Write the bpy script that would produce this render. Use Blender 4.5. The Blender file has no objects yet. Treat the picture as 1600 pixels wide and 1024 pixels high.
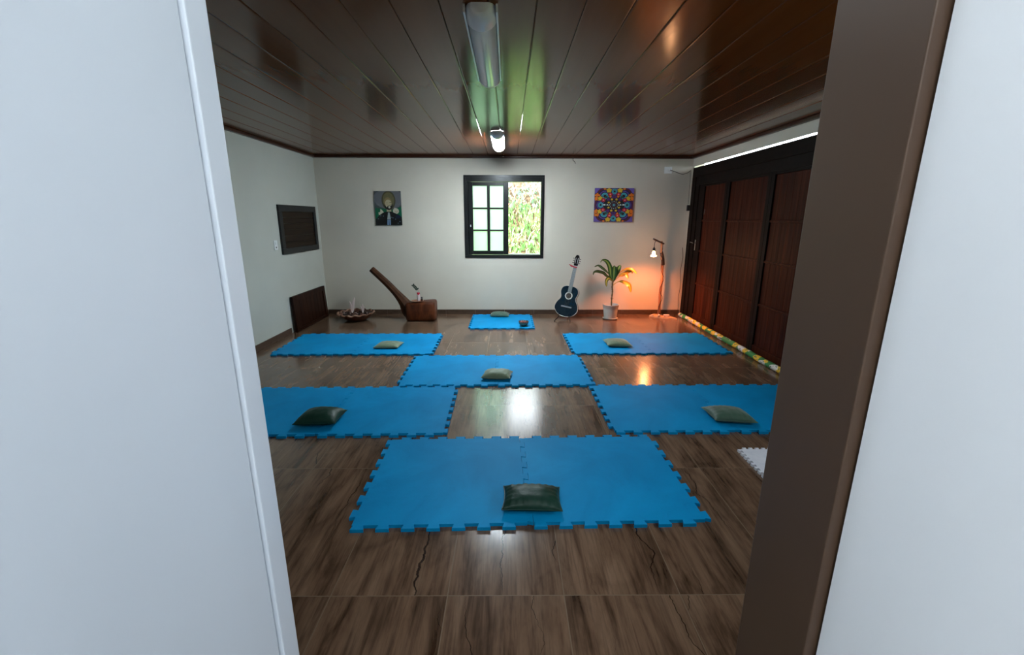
import bpy, bmesh, math, random
from mathutils import Vector, Matrix, Euler, noise
PI = math.pi
S = bpy.context.scene
COL = S.collection
R = math.radians

# ------------------------------------------------------------------ materials
def mat(name, color, rough=.6, metal=0.0, spec=.5, sheen=0, coat=0, emit=None, estr=0, trans=0, alpha=None):
    m = bpy.data.materials.new(name); m.use_nodes = True
    b = m.node_tree.nodes['Principled BSDF']
    b.inputs['Base Color'].default_value = (*color, 1)
    b.inputs['Roughness'].default_value = rough
    b.inputs['Metallic'].default_value = metal
    b.inputs['Specular IOR Level'].default_value = spec
    b.inputs['Sheen Weight'].default_value = sheen
    b.inputs['Coat Weight'].default_value = coat
    b.inputs['Transmission Weight'].default_value = trans
    if emit:
        b.inputs['Emission Color'].default_value = (*emit, 1)
        b.inputs['Emission Strength'].default_value = estr
    return m

class NT:
    """small node-tree helper"""
    def __init__(s, m): s.t = m.node_tree; s.b = s.t.nodes['Principled BSDF']; s.n = s.t.nodes; s.l = s.t.links
    def node(s, kind, **kw):
        n = s.n.new(kind)
        for k, v in kw.items():
            if k.startswith('i_'):
                key = k[2:]
                n.inputs[int(key) if key.isdigit() else key.replace('_', ' ')].default_value = v
            else: setattr(n, k, v)
        return n
    def link(s, a, b): s.l.new(a, b)
    def coords(s, scale=(1, 1, 1), loc=(0, 0, 0), rot=(0, 0, 0)):
        tc = s.node('ShaderNodeTexCoord'); mp = s.node('ShaderNodeMapping')
        mp.inputs['Scale'].default_value = scale; mp.inputs['Location'].default_value = loc; mp.inputs['Rotation'].default_value = rot
        s.link(tc.outputs['Object'], mp.inputs[0]); return mp.outputs[0]
    def ramp(s, fac, stops, interp='LINEAR'):
        r = s.node('ShaderNodeValToRGB'); cr = r.color_ramp; cr.interpolation = interp
        while len(cr.elements) < len(stops): cr.elements.new(.5)
        for e, (p, c) in zip(cr.elements, stops): e.position = p; e.color = (*c, 1) if len(c) == 3 else c
        s.link(fac, r.inputs[0]); return r.outputs[0]
    def noise(s, vec, scale=1, detail=4, rough=.5, dist=0):
        n = s.node('ShaderNodeTexNoise', i_Scale=scale, i_Detail=detail, i_Roughness=rough, i_Distortion=dist)
        s.link(vec, n.inputs['Vector']); return n.outputs['Fac']
    def mix(s, fac, a, b, blend='MIX'):
        m = s.node('ShaderNodeMix', data_type='RGBA', blend_type=blend)
        for sock, v in ((m.inputs[0], fac), (m.inputs[6], a), (m.inputs[7], b)):
            if isinstance(v, (int, float)): sock.default_value = v
            elif isinstance(v, tuple): sock.default_value = (*v, 1)
            else: s.link(v, sock)
        return m.outputs[2]
    def math(s, op, a, b=0.0):
        m = s.node('ShaderNodeMath', operation=op)
        for sock, v in ((m.inputs[0], a), (m.inputs[1], b)):
            if isinstance(v, (int, float)): sock.default_value = v
            else: s.link(v, sock)
        return m.outputs[0]
    def bump(s, h, strength=.2, dist=.01):
        b = s.node('ShaderNodeBump'); b.inputs['Strength'].default_value = strength; b.inputs['Distance'].default_value = dist
        s.link(h, b.inputs['Height']); s.link(b.outputs[0], s.b.inputs['Normal'])
    def base(s, c): s.link(c, s.b.inputs['Base Color'])

def noisy(name, c1, c2, scale=(8, 8, 8), rough=.6, bump=0, bscale=60, **kw):
    m = mat(name, c1, rough, **kw); t = NT(m)
    t.base(t.ramp(t.noise(t.coords(scale), 1, 5, .55), [(.3, c1), (.7, c2)]))
    if bump: t.bump(t.noise(t.coords(), bscale, 4), bump)
    return m

# floor: wood-look porcelain planks, 0.5 x 1 m
def floor_mat():
    m = mat('floor_tile', (.1, .06, .04), .22, spec=.75); t = NT(m)
    br = t.node('ShaderNodeTexBrick', offset=0.0, squash=1.0)
    for k, v in (('Scale', 1), ('Mortar Size', .0022), ('Mortar Smooth', 0), ('Bias', 0), ('Brick Width', .5), ('Row Height', .99)): br.inputs[k].default_value = v
    br.inputs['Color1'].default_value = (0, 0, 0, 1); br.inputs['Color2'].default_value = (1, 1, 1, 1)
    tc = t.coords(loc=(-.239 + 10, -1.555 + 9.9, 0)); t.link(tc, br.inputs['Vector'])
    off = t.node('ShaderNodeVectorMath', operation='SCALE'); t.link(br.outputs['Color'], off.inputs[0]); off.inputs['Scale'].default_value = 13.7
    def shifted(scale):
        a = t.node('ShaderNodeVectorMath', operation='ADD'); t.link(t.coords(scale), a.inputs[0]); t.link(off.outputs[0], a.inputs[1]); return a.outputs[0]
    fine = t.noise(shifted((55, 3.0, 1)), 1, 6, .65, .3)
    mid = t.noise(shifted((11, 1.6, 1)), 1, 5, .6, .6)
    blot = t.noise(shifted((4, 2.2, 1)), 1, 4, .6, .8)
    c = t.ramp(mid, [(.28, (.035, .018, .009)), (.44, (.135, .080, .049)), (.60, (.185, .115, .072)), (.80, (.225, .145, .095))])
    f = t.ramp(fine, [(.3, (.38, .36, .34)), (.55, (1, 1, 1)), (.75, (1.0, 1.0, 1.0))])
    c = t.mix(.8, c, f, 'MULTIPLY')
    b = t.ramp(blot, [(.3, (.36, .33, .31)), (.55, (1, 1, 1))])
    c = t.mix(.75, c, b, 'MULTIPLY')
    # long dark cracks: one wandering line per tile, kept only in patches
    sep = t.node('ShaderNodeSeparateXYZ'); t.link(tc, sep.inputs[0])
    xl = t.math('FRACT', t.math('MULTIPLY', sep.outputs[0], 2.0)); rnd = t.node('ShaderNodeSeparateColor'); t.link(br.outputs['Color'], rnd.inputs[0]); r = rnd.outputs[0]
    def line(seed, amp, sc, base, thick, thr):
        cv = t.node('ShaderNodeCombineXYZ'); t.link(t.math('MULTIPLY', sep.outputs[1], sc), cv.inputs[0]); t.link(t.math('ADD', t.math('MULTIPLY', r, 57.0), seed), cv.inputs[1])
        wob = t.math('MULTIPLY', t.math('SUBTRACT', t.noise(cv.outputs[0], 1, 5, .55), .5), amp)
        pos = t.math('FRACT', t.math('ADD', t.math('MULTIPLY', r, 3.7), base))
        dd = t.math('ABSOLUTE', t.math('SUBTRACT', t.math('SUBTRACT', xl, pos), wob))
        cm = t.node('ShaderNodeCombineXYZ'); t.link(t.math('MULTIPLY', sep.outputs[1], 1.7), cm.inputs[0]); t.link(t.math('ADD', t.math('MULTIPLY', r, 31.0), seed * 2), cm.inputs[1])
        mk = t.math('SUBTRACT', t.noise(cm.outputs[0], 1, 2, .5), thr)
        return t.math('MINIMUM', t.math('MAXIMUM', t.math('MULTIPLY', t.math('SUBTRACT', t.math('MULTIPLY', mk, thick), dd), 400.0), 0.0), 1.0)
    l = t.math('MAXIMUM', line(1.3, .55, 2.6, .17, .05, .44), line(7.1, .40, 3.4, .62, .035, .46))
    c = t.mix(t.math('MULTIPLY', l, .9), c, (.010, .005, .003))
    c = t.mix(br.outputs['Fac'], c, (.17, .125, .085))
    t.base(c)
    rr = t.math('ADD', t.math('MULTIPLY', mid, .10), .14)
    t.link(rr, t.b.inputs['Roughness'])
    h = t.math('SUBTRACT', t.math('MULTIPLY', fine, .25), br.outputs['Fac'])
    t.bump(h, .10, .002)
    return m

def wood(name, c1, c2, c3, scale, rough=.4, spec=.5, coat=0, dist=1.2):
    m = mat(name, c1, rough, spec=spec, coat=coat); t = NT(m)
    t.base(t.ramp(t.noise(t.coords(scale), 1, 6, .6, dist), [(.28, c1), (.5, c2), (.72, c3)]))
    t.bump(t.noise(t.coords(tuple(3 * x for x in scale)), 1, 4), .15, .003)
    return m

def wall_mat(name, c):
    m = mat(name, c, .55, spec=.3); t = NT(m)
    d = tuple(x * .93 for x in c)
    t.base(t.ramp(t.noise(t.coords(), 1.4, 3), [(.35, d), (.65, c)]))
    t.bump(t.noise(t.coords(), 35, 4), .06, .004)
    return m

def ceil_mat():
    m = mat('ceiling_plank_brown', (.075, .026, .012), .2, spec=.2); t = NT(m); t.b.inputs['IOR'].default_value = 1.36; t.b.inputs['Specular Tint'].default_value = (1, .78, .6, 1)
    n = t.noise(t.coords((60, .7, 1)), 1, 3, .6)
    t.base(t.ramp(t.noise(t.coords((9, .25, 1)), 1, 3), [(.3, (.13, .037, .010)), (.7, (.16, .047, .014))]))
    t.bump(n, .10, .003)
    t.link(t.math('ADD', t.math('MULTIPLY', n, .06), .12), t.b.inputs['Roughness'])
    return m

def mat_mat():
    m = mat('blue_foam', (.004, .21, .52), .55, spec=.07); t = NT(m)
    n = t.noise(t.coords(), 2.2, 6, .6, .6)
    c = t.ramp(n, [(.3, (.001, .205, .46)), (.7, (.002, .285, .60))])
    w = t.noise(t.coords((1.2, 1.2, 1)), 3, 5, .6, 2.5)
    scuff = t.math('MULTIPLY', t.math('LESS_THAN', t.math('ABSOLUTE', t.math('SUBTRACT', w, .5)), .0016), .35)
    c = t.mix(scuff, c, (.004, .10, .26))
    t.base(c); t.bump(t.noise(t.coords(), 420, 2), .12, .001)
    return m

M = dict(
    floor=floor_mat(), ceil=ceil_mat(), foam=mat_mat(),
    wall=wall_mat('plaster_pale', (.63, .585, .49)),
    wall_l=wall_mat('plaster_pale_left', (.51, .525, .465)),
    white=wall_mat('white_paint', (.80, .82, .84)),
    jambw=mat('white_gloss_paint', (.52, .57, .63), .35),
    jambshade=mat('jamb_shade_taupe', (.062, .034, .019), .5),  # shade on the right jamb is put into this dark colour
    skirt=wood('skirting_tile', (.045, .026, .016), (.075, .046, .03), (.10, .065, .045), (9, 3, 25), .3),
    trimdark=mat('ceiling_trim_brown', (.035, .010, .005), .3),
    blackwood=wood('black_stained_wood', (.006, .006, .007), (.010, .011, .012), (.014, .015, .016), (3, 3, 3), .28, spec=.28),
    doorframe=wood('dark_door_frame', (.003, .001, .001), (.006, .003, .002), (.010, .004, .003), (4, 4, 4), .6, spec=.1),
    doorpanel=wood('reddish_door_planks', (.014, .002, .001), (.036, .007, .0025), (.075, .016, .006), (1, 22, 1.2), .5, spec=.08, dist=.4),
    shutter=wood('dark_shutter_slats', (.006, .003, .0015), (.018, .010, .005), (.032, .020, .010), (1, 3, 26), .5, spec=.12, dist=.4),
    hatch=wood('dark_hatch_wood', (.006, .0015, .001), (.018, .005, .002), (.034, .011, .005), (1, 16, 1.5), .45, spec=.12, dist=.5),
    log=wood('oiled_red_wood', (.022, .006, .002), (.075, .019, .006), (.15, .042, .013), (7, 7, 3.2), .4, spec=.25),
    log_h=wood('oiled_handle_wood', (.016, .006, .002), (.050, .017, .006), (.09, .032, .011), (5, 5, 5), .4, spec=.25),
    velvet=noisy('green_velvet', (.016, .060, .036), (.035, .105, .062), (6, 6, 6), .55, .25, 30, sheen=.35),
    velvet_d=noisy('dark_green_velvet', (.004, .026, .017), (.009, .045, .030), (6, 6, 6), .45, .25, 30, spec=.25),
    velvet_l=noisy('sage_velvet', (.10, .15, .085), (.16, .22, .13), (6, 6, 6), .6, .2, 30, sheen=.3),
    plastic_w=mat('white_plastic', (.72, .74, .72), .35),
    plastic_g=mat('grey_translucent_diffuser', (.46, .48, .52), .12, spec=.6),
    capw=mat('lamp_end_cap', (.78, .78, .80), .2),
    lampon=mat('lit_diffuser', (.8, .85, .9), .3, emit=(.80, .92, 1.0), estr=225),
    lampadded=mat('lit_diffuser_added', (.8, .85, .9), .3, emit=(.84, .93, 1.0), estr=18),
    guitar=noisy('blue_black_lacquer', (.004, .010, .018), (.007, .026, .042), (5, 5, 3), .12, coat=.4),
    guitarside=mat('black_lacquer', (.004, .005, .007), .15, coat=.4),
    binding=mat('cream_binding', (.62, .60, .54), .35),
    fretb=wood('fretboard_sheen_grey', (.22, .25, .26), (.30, .33, .34), (.36, .39, .40), (30, 30, 4), .3),  # light reflected by the board is put into this pale grey
    steel=mat('steel', (.6, .6, .6), .25, 1.0),
    black=mat('black_plastic', (.006, .006, .007), .4),
    blackmetal=mat('black_metal', (.01, .01, .011), .35, .6),
    red=mat('red_plastic', (.45, .006, .02), .35),
    pot=mat('white_flowerpot', (.55, .55, .52), .4),
    soil=noisy('soil', (.02, .012, .008), (.05, .03, .02), (60, 60, 60), .9),
    trunk=noisy('plant_stem', (.10, .07, .03), (.22, .17, .08), (40, 40, 20), .7),
    post=wood('branch_wood', (.20, .085, .04), (.32, .14, .07), (.42, .20, .10), (20, 20, 3), .5),
    postdark=wood('dark_branch', (.03, .014, .009), (.06, .026, .015), (.09, .04, .02), (20, 20, 3), .5),
    plank=wood('pale_plank', (.40, .24, .13), (.52, .33, .19), (.62, .42, .26), (4, 20, 4), .5),
    stone=noisy('pale_stone', (.55, .42, .34), (.75, .62, .52), (25, 25, 25), .5),
    copper=mat('copper', (.50, .20, .10), .3, .8),
    clay=noisy('bowl_wood', (.05, .016, .007), (.12, .035, .014), (12, 12, 12), .4),
    rimwood=noisy('bowl_rim', (.20, .10, .06), (.30, .17, .11), (30, 30, 30), .45),
    bulbon=mat('lit_bulb', (1, .8, .6), .3, emit=(1.0, .50, .24), estr=80),
    bulbglass=mat('bulb_glow_glass', (1, .85, .7), .2, emit=(1, .46, .18), estr=75),
    ground=noisy('earth_bank', (.10, .06, .035), (.20, .13, .08), (2, 2, 2), .9),
)
# frosted glass panes
def frosted():
    m = bpy.data.materials.new('frosted_glass'); m.use_nodes = True; t = m.node_tree; t.nodes.clear()
    o = t.nodes.new('ShaderNodeOutputMaterial'); mx = t.nodes.new('ShaderNodeMixShader'); mx.inputs[0].default_value = .55
    a = t.nodes.new('ShaderNodeBsdfTranslucent'); a.inputs[0].default_value = (.66, .86, .72, 1)
    r = t.nodes.new('ShaderNodeBsdfRefraction'); r.inputs['Color'].default_value = (.82, .96, .86, 1); r.inputs['Roughness'].default_value = .55; r.inputs['IOR'].default_value = 1.15
    t.links.new(a.outputs[0], mx.inputs[1]); t.links.new(r.outputs[0], mx.inputs[2]); t.links.new(mx.outputs[0], o.inputs[0]); return m
M['frost'] = frosted()
def clearglass(name, col):
    m = mat(name, col, .08, trans=.92); return m
M['darkwall'] = mat('hall_blocker_grey', (.35, .33, .30), .7)
M['glass'] = clearglass('clear_glass', (.95, .9, .9))
M['crystal'] = mat('crystal', (.45, .34, .31), .12, trans=.5)
M['feather'] = mat('pale_feather', (.85, .70, .66), .7)
NT(M['feather']).b.inputs['Alpha'].default_value = .8

def leafmat(name, edge, mid):
    m = mat(name, edge, .35, spec=.5); t = NT(m)
    a = t.node('ShaderNodeAttribute', attribute_name='u')
    c = t.ramp(t.math('ABSOLUTE', t.math('SUBTRACT', a.outputs['Fac'], .5)), [(.06, mid), (.22, edge)])
    t.base(c); return m
M['leaf'] = leafmat('striped_leaf', (.045, .11, .018), (.33, .40, .07))
M['leafdark'] = leafmat('drooping_leaf', (.035, .065, .018), (.12, .15, .04))
M['leafyellow'] = leafmat('yellowing_leaf', (.30, .17, .02), (.62, .42, .04))

def tube_mat():
    m = mat('flowered_fabric', (.1, .4, .1), .7); t = NT(m)
    v = t.node('ShaderNodeTexVoronoi', i_Scale=1.0); t.link(t.coords((14, 11, 14)), v.inputs['Vector'])
    s = t.node('ShaderNodeSeparateColor'); t.link(v.outputs['Color'], s.inputs[0])
    c = t.ramp(s.outputs[0], [(0, (.015, .20, .045)), (.30, (.62, .62, .60)), (.56, (.70, .45, .02)), (.80, (.012, .16, .035)), (.93, (.01, .03, .22))], 'CONSTANT')
    n = t.noise(t.coords(), 45, 2)
    c = t.mix(t.math('GREATER_THAN', n, .60), c, (.02, .10, .05))
    t.base(c); return m
M['tube'] = tube_mat()
M['whitefoam'] = noisy('white_foam', (.62, .64, .72), (.72, .74, .80), (20, 20, 20), .6, .3, 120)

# ------------------------------------------------------------------ object helpers
def link(o, parent=None):
    COL.objects.link(o)
    if parent is not None: o.parent = parent
    return o
def obj(name, bm, m, parent=None, smooth=False, loc=None, kind=None, sm_angle=None):
    me = bpy.data.meshes.new(name)
    bmesh.ops.recalc_face_normals(bm, faces=bm.faces)
    bm.to_mesh(me); bm.free()
    for x in (m if isinstance(m, (list, tuple)) else [m]): me.materials.append(x)
    o = bpy.data.objects.new(name, me); link(o, parent)
    if smooth:
        for p in me.polygons: p.use_smooth = True
        if sm_angle is None: sm_angle = 40
        me.set_sharp_from_angle(angle=R(sm_angle))
    if loc is not None: o.location = loc
    if kind: o['kind'] = kind
    return o
def struct(name, bm, m, **kw): return obj(name, bm, m, kind='structure', **kw)
def tag(o, label, cat, group=None, kind=None):
    o['label'] = label; o['category'] = cat
    if group: o['group'] = group
    if kind: o['kind'] = kind
    return o
def thing(name, label, cat, loc=(0, 0, 0), rot=(0, 0, 0), group=None):
    o = bpy.data.objects.new(name, None); link(o); o.location = loc; o.rotation_euler = rot
    return tag(o, label, cat, group)
def B(): return bmesh.new()
def box(bm, a, b, bev=0, mi=0):
    c = [(x + y) / 2 for x, y in zip(a, b)]; s = [abs(y - x) for x, y in zip(a, b)]
    r = bmesh.ops.create_cube(bm, size=1, matrix=Matrix.Translation(c) @ Matrix.Diagonal((*s, 1)))
    vs = r['verts']; fs = {f for v in vs for f in v.link_faces}
    for f in fs: f.material_index = mi
    if bev: bmesh.ops.bevel(bm, geom=list({e for v in vs for e in v.link_edges}), offset=bev, segments=2, affect='EDGES', profile=.6)
    return bm
def bx(a, b, bev=0): return box(B(), a, b, bev)
def tube(bm, pts, rads, n=10, cap=True, flat=None):
    pts = [Vector(p) for p in pts]
    if isinstance(rads, (int, float)): rads = [rads] * len(pts)
    rings = []; up = None
    for i, p in enumerate(pts):
        t = (pts[min(i + 1, len(pts) - 1)] - pts[max(i - 1, 0)]).normalized()
        if up is None:
            up = Vector((0, 0, 1)) if abs(t.z) < .9 else Vector((0, 1, 0))
        s = t.cross(up).normalized(); up = s.cross(t).normalized()
        fl = flat if flat else 1
        rings.append([bm.verts.new(p + (s * math.cos(2 * PI * k / n) + up * math.sin(2 * PI * k / n) * fl) * rads[i]) for k in range(n)])
    for a, b in zip(rings, rings[1:]):
        for k in range(n): bm.faces.new((a[k], a[(k + 1) % n], b[(k + 1) % n], b[k]))
    if cap: bm.faces.new(rings[0]); bm.faces.new(rings[-1])
    return bm
def smoothpts(pts, n=6):
    P = [Vector(p) for p in pts]; out = []
    for i in range(len(P) - 1):
        p0 = P[max(i - 1, 0)]; p1 = P[i]; p2 = P[i + 1]; p3 = P[min(i + 2, len(P) - 1)]
        for k in range(n):
            t = k / n
            out.append(.5 * ((2 * p1) + (p2 - p0) * t + (2 * p0 - 5 * p1 + 4 * p2 - p3) * t * t + (3 * p1 - p0 - 3 * p2 + p3) * t ** 3))
    out.append(P[-1]); return out
def lathe(bm, prof, n=32, c=(0, 0, 0), wob=None, mi=0, cap=True):
    rings = []
    for (r, z) in prof:
        rings.append([bm.verts.new((c[0] + r * (wob(a, r, z) if wob else 1) * math.cos(a), c[1] + r * (wob(a, r, z) if wob else 1) * math.sin(a), c[2] + z)) for a in [2 * PI * k / n for k in range(n)]])
    for a, b in zip(rings, rings[1:]):
        for k in range(n):
            f = bm.faces.new((a[k], a[(k + 1) % n], b[(k + 1) % n], b[k])); f.material_index = mi
    for rg, rr in ((rings[0], prof[0][0]), (rings[-1], prof[-1][0])):
        if cap and rr > 1e-4: bm.faces.new(rg).material_index = mi
    bmesh.ops.remove_doubles(bm, verts=bm.verts, dist=1e-5)
    return bm
def prism(bm, pts, ax, d0, d1, mi=0):
    """extrude a 2-D outline along axis ax (0,1,2) from d0 to d1"""
    def mk(p, d):
        v = list(p); v.insert(ax, d); return bm.verts.new(v)
    a = [mk(p, d0) for p in pts]; b = [mk(p, d1) for p in pts]; n = len(pts)
    fa = bm.faces.new(a); fb = bm.faces.new(list(reversed(b)))
    fa.material_index = fb.material_index = mi
    for i in range(n):
        f = bm.faces.new((a[i], b[i], b[(i + 1) % n], a[(i + 1) % n])); f.material_index = mi
    return bm

XL, XR, YB, YF, ZC = -3.05, 2.90, 7.30, .65, 2.52

# ------------------------------------------------------------------ shell
struct('floor', bx((XL - .2, YF - 3.6, -.12), (XR + .2, YB + .15, 0)), M['floor'])
# ceiling planks with rounded grooves, one mesh
bm = B(); pitch = .2225; x0 = .127 - 15 * pitch; prof = []
k = 0; x = x0
while x < XR + .2:
    a, b = x, x + pitch
    prof += [(a + .0005, ZC + .008), (a + .0015, ZC + .003), (a + .004, ZC + .0006), (a + .009, ZC), (b - .009, ZC), (b - .004, ZC + .0006), (b - .0015, ZC + .003), (b - .0005, ZC + .008)]
    x = b
ra = [bm.verts.new((p[0], YF - .05, p[1])) for p in prof]; rb = [bm.verts.new((p[0], YB + .1, p[1])) for p in prof]
for i in range(len(prof) - 1): bm.faces.new((ra[i], rb[i], rb[i + 1], ra[i + 1]))
box(bm, (XL - .2, YF - .2, ZC + .008), (XR + .2, YB + .15, ZC + .1))
struct('ceiling', bm, M['ceil'])
# back wall with the window hole
WX0, WX1, WZ0, WZ1 = -.69, .545, .965, 2.215
bm = B()
box(bm, (XL - .15, YB, 0), (WX0, YB + .15, ZC)); box(bm, (WX1, YB, 0), (XR + .15, YB + .15, ZC))
box(bm, (WX0, YB, 0), (WX1, YB + .15, WZ0)); box(bm, (WX0, YB, WZ1), (WX1, YB + .15, ZC))
struct('wall_back', bm, M['wall'])
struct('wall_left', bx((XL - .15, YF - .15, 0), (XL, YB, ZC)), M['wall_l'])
DY0, DY1 = 2.9, 7.235
bm = B()
box(bm, (XR, DY1, 0), (XR + .15, YB, ZC)); box(bm, (XR, YF - .15, 0), (XR + .15, 1.0, ZC)); box(bm, (XR, 2.4, 0), (XR + .15, DY0, ZC)); box(bm, (XR, 1.0, 0), (XR + .15, 2.4, 1.25)); box(bm, (XR, 1.0, 2.15), (XR + .15, 2.4, ZC))
prism(bm, [(XR, 2.368), (XR + .06, 2.385), (XR + .06, ZC), (XR, ZC)], 1, DY0, DY1)
struct('wall_right', bm, M['wall'])
bm = B()
box(bm, (XL, YF - .15, 0), (-.46, YF, ZC)); box(bm, (.50, YF - .15, 0), (XR, YF, ZC)); box(bm, (-.46, YF - .15, 2.12), (.50, YF, ZC))
struct('wall_front', bm, M['wall'])
# ceiling trims
bm = bx((XL, YB - .045, ZC - .035), (XR, YB, ZC), .008); struct('trim_1', bm, M['trimdark'])
bm = bx((XL, YF, ZC - .035), (XL + .045, YB - .046, ZC), .008); struct('trim_2', bm, M['trimdark'])
bm = bx((XR - .045, YF, ZC - .035), (XR, YB - .046, ZC), .008); struct('trim_3', bm, M['trimdark'])
# skirting
def skirting(name, ax, lo, hi, off, gap=.495):
    bm = B(); s = lo
    while s < hi - .01:
        e = min(s + gap, hi)
        if ax == 'x': box(bm, (s + .001, off[0], 0), (e - .001, off[1], .078))
        else: box(bm, (off[0], s + .001, 0), (off[1], e - .001, .078))
        s = e
    return struct(name, bm, M['skirt'])
skirting('baseboard_back', 'x', XL + .012, XR - .002, (YB - .012, YB))
skirting('baseboard_left', 'y', YF, 6.00, (XL, XL + .012))
skirting('baseboard_left_far', 'y', 7.14, YB - .013, (XL, XL + .012))
skirting('baseboard_right', 'y', YF, DY0 - .01, (XR - .012, XR))

# near doorway the photographer stands in: white leaf on the left, right jamb with shade put into its colour
bm = bx((-.46, .608, 0), (-.389, .652, 2.10), .002); struct('trim_4', bm, M['jambw'])
bm = bx((-.435, -.28, .01), (-.3945, .604, 2.08), .002)
leaf = struct('door_2', bm, M['jambw'])
bm = B(); lathe(bm, [(0, 0), (.022, 0), (.022, .012), (.009, .016), (.009, .05), (0, .05)], 16)
for v in bm.verts: v.co = Vector((-.3945 + v.co.z, -.22 + v.co.x, 1.02 + v.co.y))
tube(bm, [(-.35, -.22, 1.02), (-.35, -.10, 1.02)], .008); obj('door_handle', bm, M['steel'], leaf, True)
bm = bx((.426, .50, 0), (.50, .652, 2.10), .002); box(bm, (-.389, .56, 2.06), (.426, .65, 2.12)); struct('trim_5', bm, M['jambshade'])
struct('wall_hall_right', bx((.44, -2.0, 0), (.58, .495, 2.9)), M['white'])
struct('wall_hall_left', bx((-.62, -2.0, 0), (-.47, .495, 2.9)), M['white'])
struct('wall_hall_blocker', bx((-.62, -2.15, 0), (.58, -2.0, 2.9)), M['darkwall'])  # unseen wall, added to shut out sky light from behind
struct('ceiling_hall', bx((-3.4, -.4, 2.9), (3.4, .6, 3.0)), M['white'])  # stops short: added open top lets sky light brighten the jambs
struct('roof', bx((-3.6, -.45, 3.02), (3.3, 7.8, 3.1)), M['trimdark'])

# ------------------------------------------------------------------ window in the back wall
Yw = YB
bm = B()   # casing proud of the wall + deep jambs
OX0, OX1, OZ0, OZ1 = -.715, .568, .945, 2.238
def ring(bm, x0, x1, z0, z1, w, ya, yb, wt=None, wb=None, bev=.003):
    wt = wt or w; wb = wb or w
    box(bm, (x0, ya, z1 - wt), (x1, yb, z1), bev); box(bm, (x0, ya, z0), (x1, yb, z0 + wb), bev)
    box(bm, (x0, ya, z0 + wb), (x0 + w, yb, z1 - wt), bev); box(bm, (x1 - w, ya, z0 + wb), (x1, yb, z1 - wt), bev)
ring(bm, OX0, OX1, OZ0, OZ1, .035, Yw - .014, Yw - .0005)
ring(bm, WX0 + .001, WX1 - .001, WZ0 + .001, WZ1 - .001, .028, Yw - .010, Yw + .13, wt=.075)
box(bm, (WX0 + .03, Yw + .055, WZ0 + .03), (WX0 + .085, Yw + .12, WZ1 - .075), .003)
win = struct('window_1', bm, M['blackwood'])
bm = B()
sx0, sx1, sz0, sz1 = -.640, -.004, 1.000, 2.135
box(bm, (sx0, Yw + .02, sz0), (-.575, Yw + .055, sz1), .004); box(bm, (-.088, Yw + .02, sz0), (sx1, Yw + .055, sz1), .004)
box(bm, (-.575, Yw + .02, sz0), (-.088, Yw + .055, 1.058), .004); box(bm, (-.575, Yw + .02, 2.078), (-.088, Yw + .055, sz1), .004)
for z in (1.388, 1.733): box(bm, (-.575, Yw + .022, z - .012), (-.088, Yw + .053, z + .012), .004)
box(bm, (-.348, Yw + .021, 1.058), (-.302, Yw + .054, 2.078), .004)
sash = obj('sash', bm, M['blackwood'], win)
bm = B()
for (a, b) in ((-.575, -.348), (-.302, -.088)):
    for (c, d) in ((1.058, 1.376), (1.40, 1.721), (1.745, 2.078)): box(bm, (a, Yw + .036, c), (b, Yw + .040, d))
obj('panes', bm, M['frost'], sash)
bm = bx((-.622, Yw + .008, 1.44), (-.608, Yw + .02, 1.475), .003); obj('latch', bm, M['plastic_w'], sash)
bm = bx((-.002, Yw + .075, .998), (.520, Yw + .10, 1.01), .002); obj('sill_rail', bm, M['plastic_w'], win)

# added side window out of view, its daylight lifts the near mats and floor
bm = B()
for a, b in (((XR - .01, .99, 1.24), (XR + .12, 1.04, 2.16)), ((XR - .01, 2.36, 1.24), (XR + .12, 2.41, 2.16)), ((XR - .01, 1.04, 1.24), (XR + .12, 2.36, 1.29)), ((XR - .01, 1.04, 2.11), (XR + .12, 2.36, 2.16)), ((XR + .03, 1.68, 1.29), (XR + .07, 1.72, 2.11))): box(bm, a, b, .003)
struct('window_added', bm, M['blackwood'])
# ------------------------------------------------------------------ shuttered hatch window on the left wall
bm = B(); X = XL
y0, y1, z0, z1, w, d = 6.00, 7.14, 1.09, 1.745, .085, .028
box(bm, (X, y0, z0), (X + d, y1, z0 + .08), .003); box(bm, (X, y0, z1 - .085), (X + d, y1, z1), .003)
box(bm, (X, y0, z0 + .08), (X + d, y0 + w, z1 - .085), .003); box(bm, (X, y1 - w, z0 + .08), (X + d, y1, z1 - .085), .003)
w2 = struct('window_2', bm, M['blackwood'])
bm = B(); n = 6; zz0, zz1 = z0 + .08, z1 - .085; h = (zz1 - zz0) / n
for k in range(n):
    a = zz0 + k * h; prism(bm, [(X + .004, a + .001), (X + .017, a + .001), (X + .007, a + h - .001), (X + .004, a + h - .001)], 1, y0 + w, y1 - w)
obj('shutter_slats', bm, M['shutter'], w2)

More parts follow.
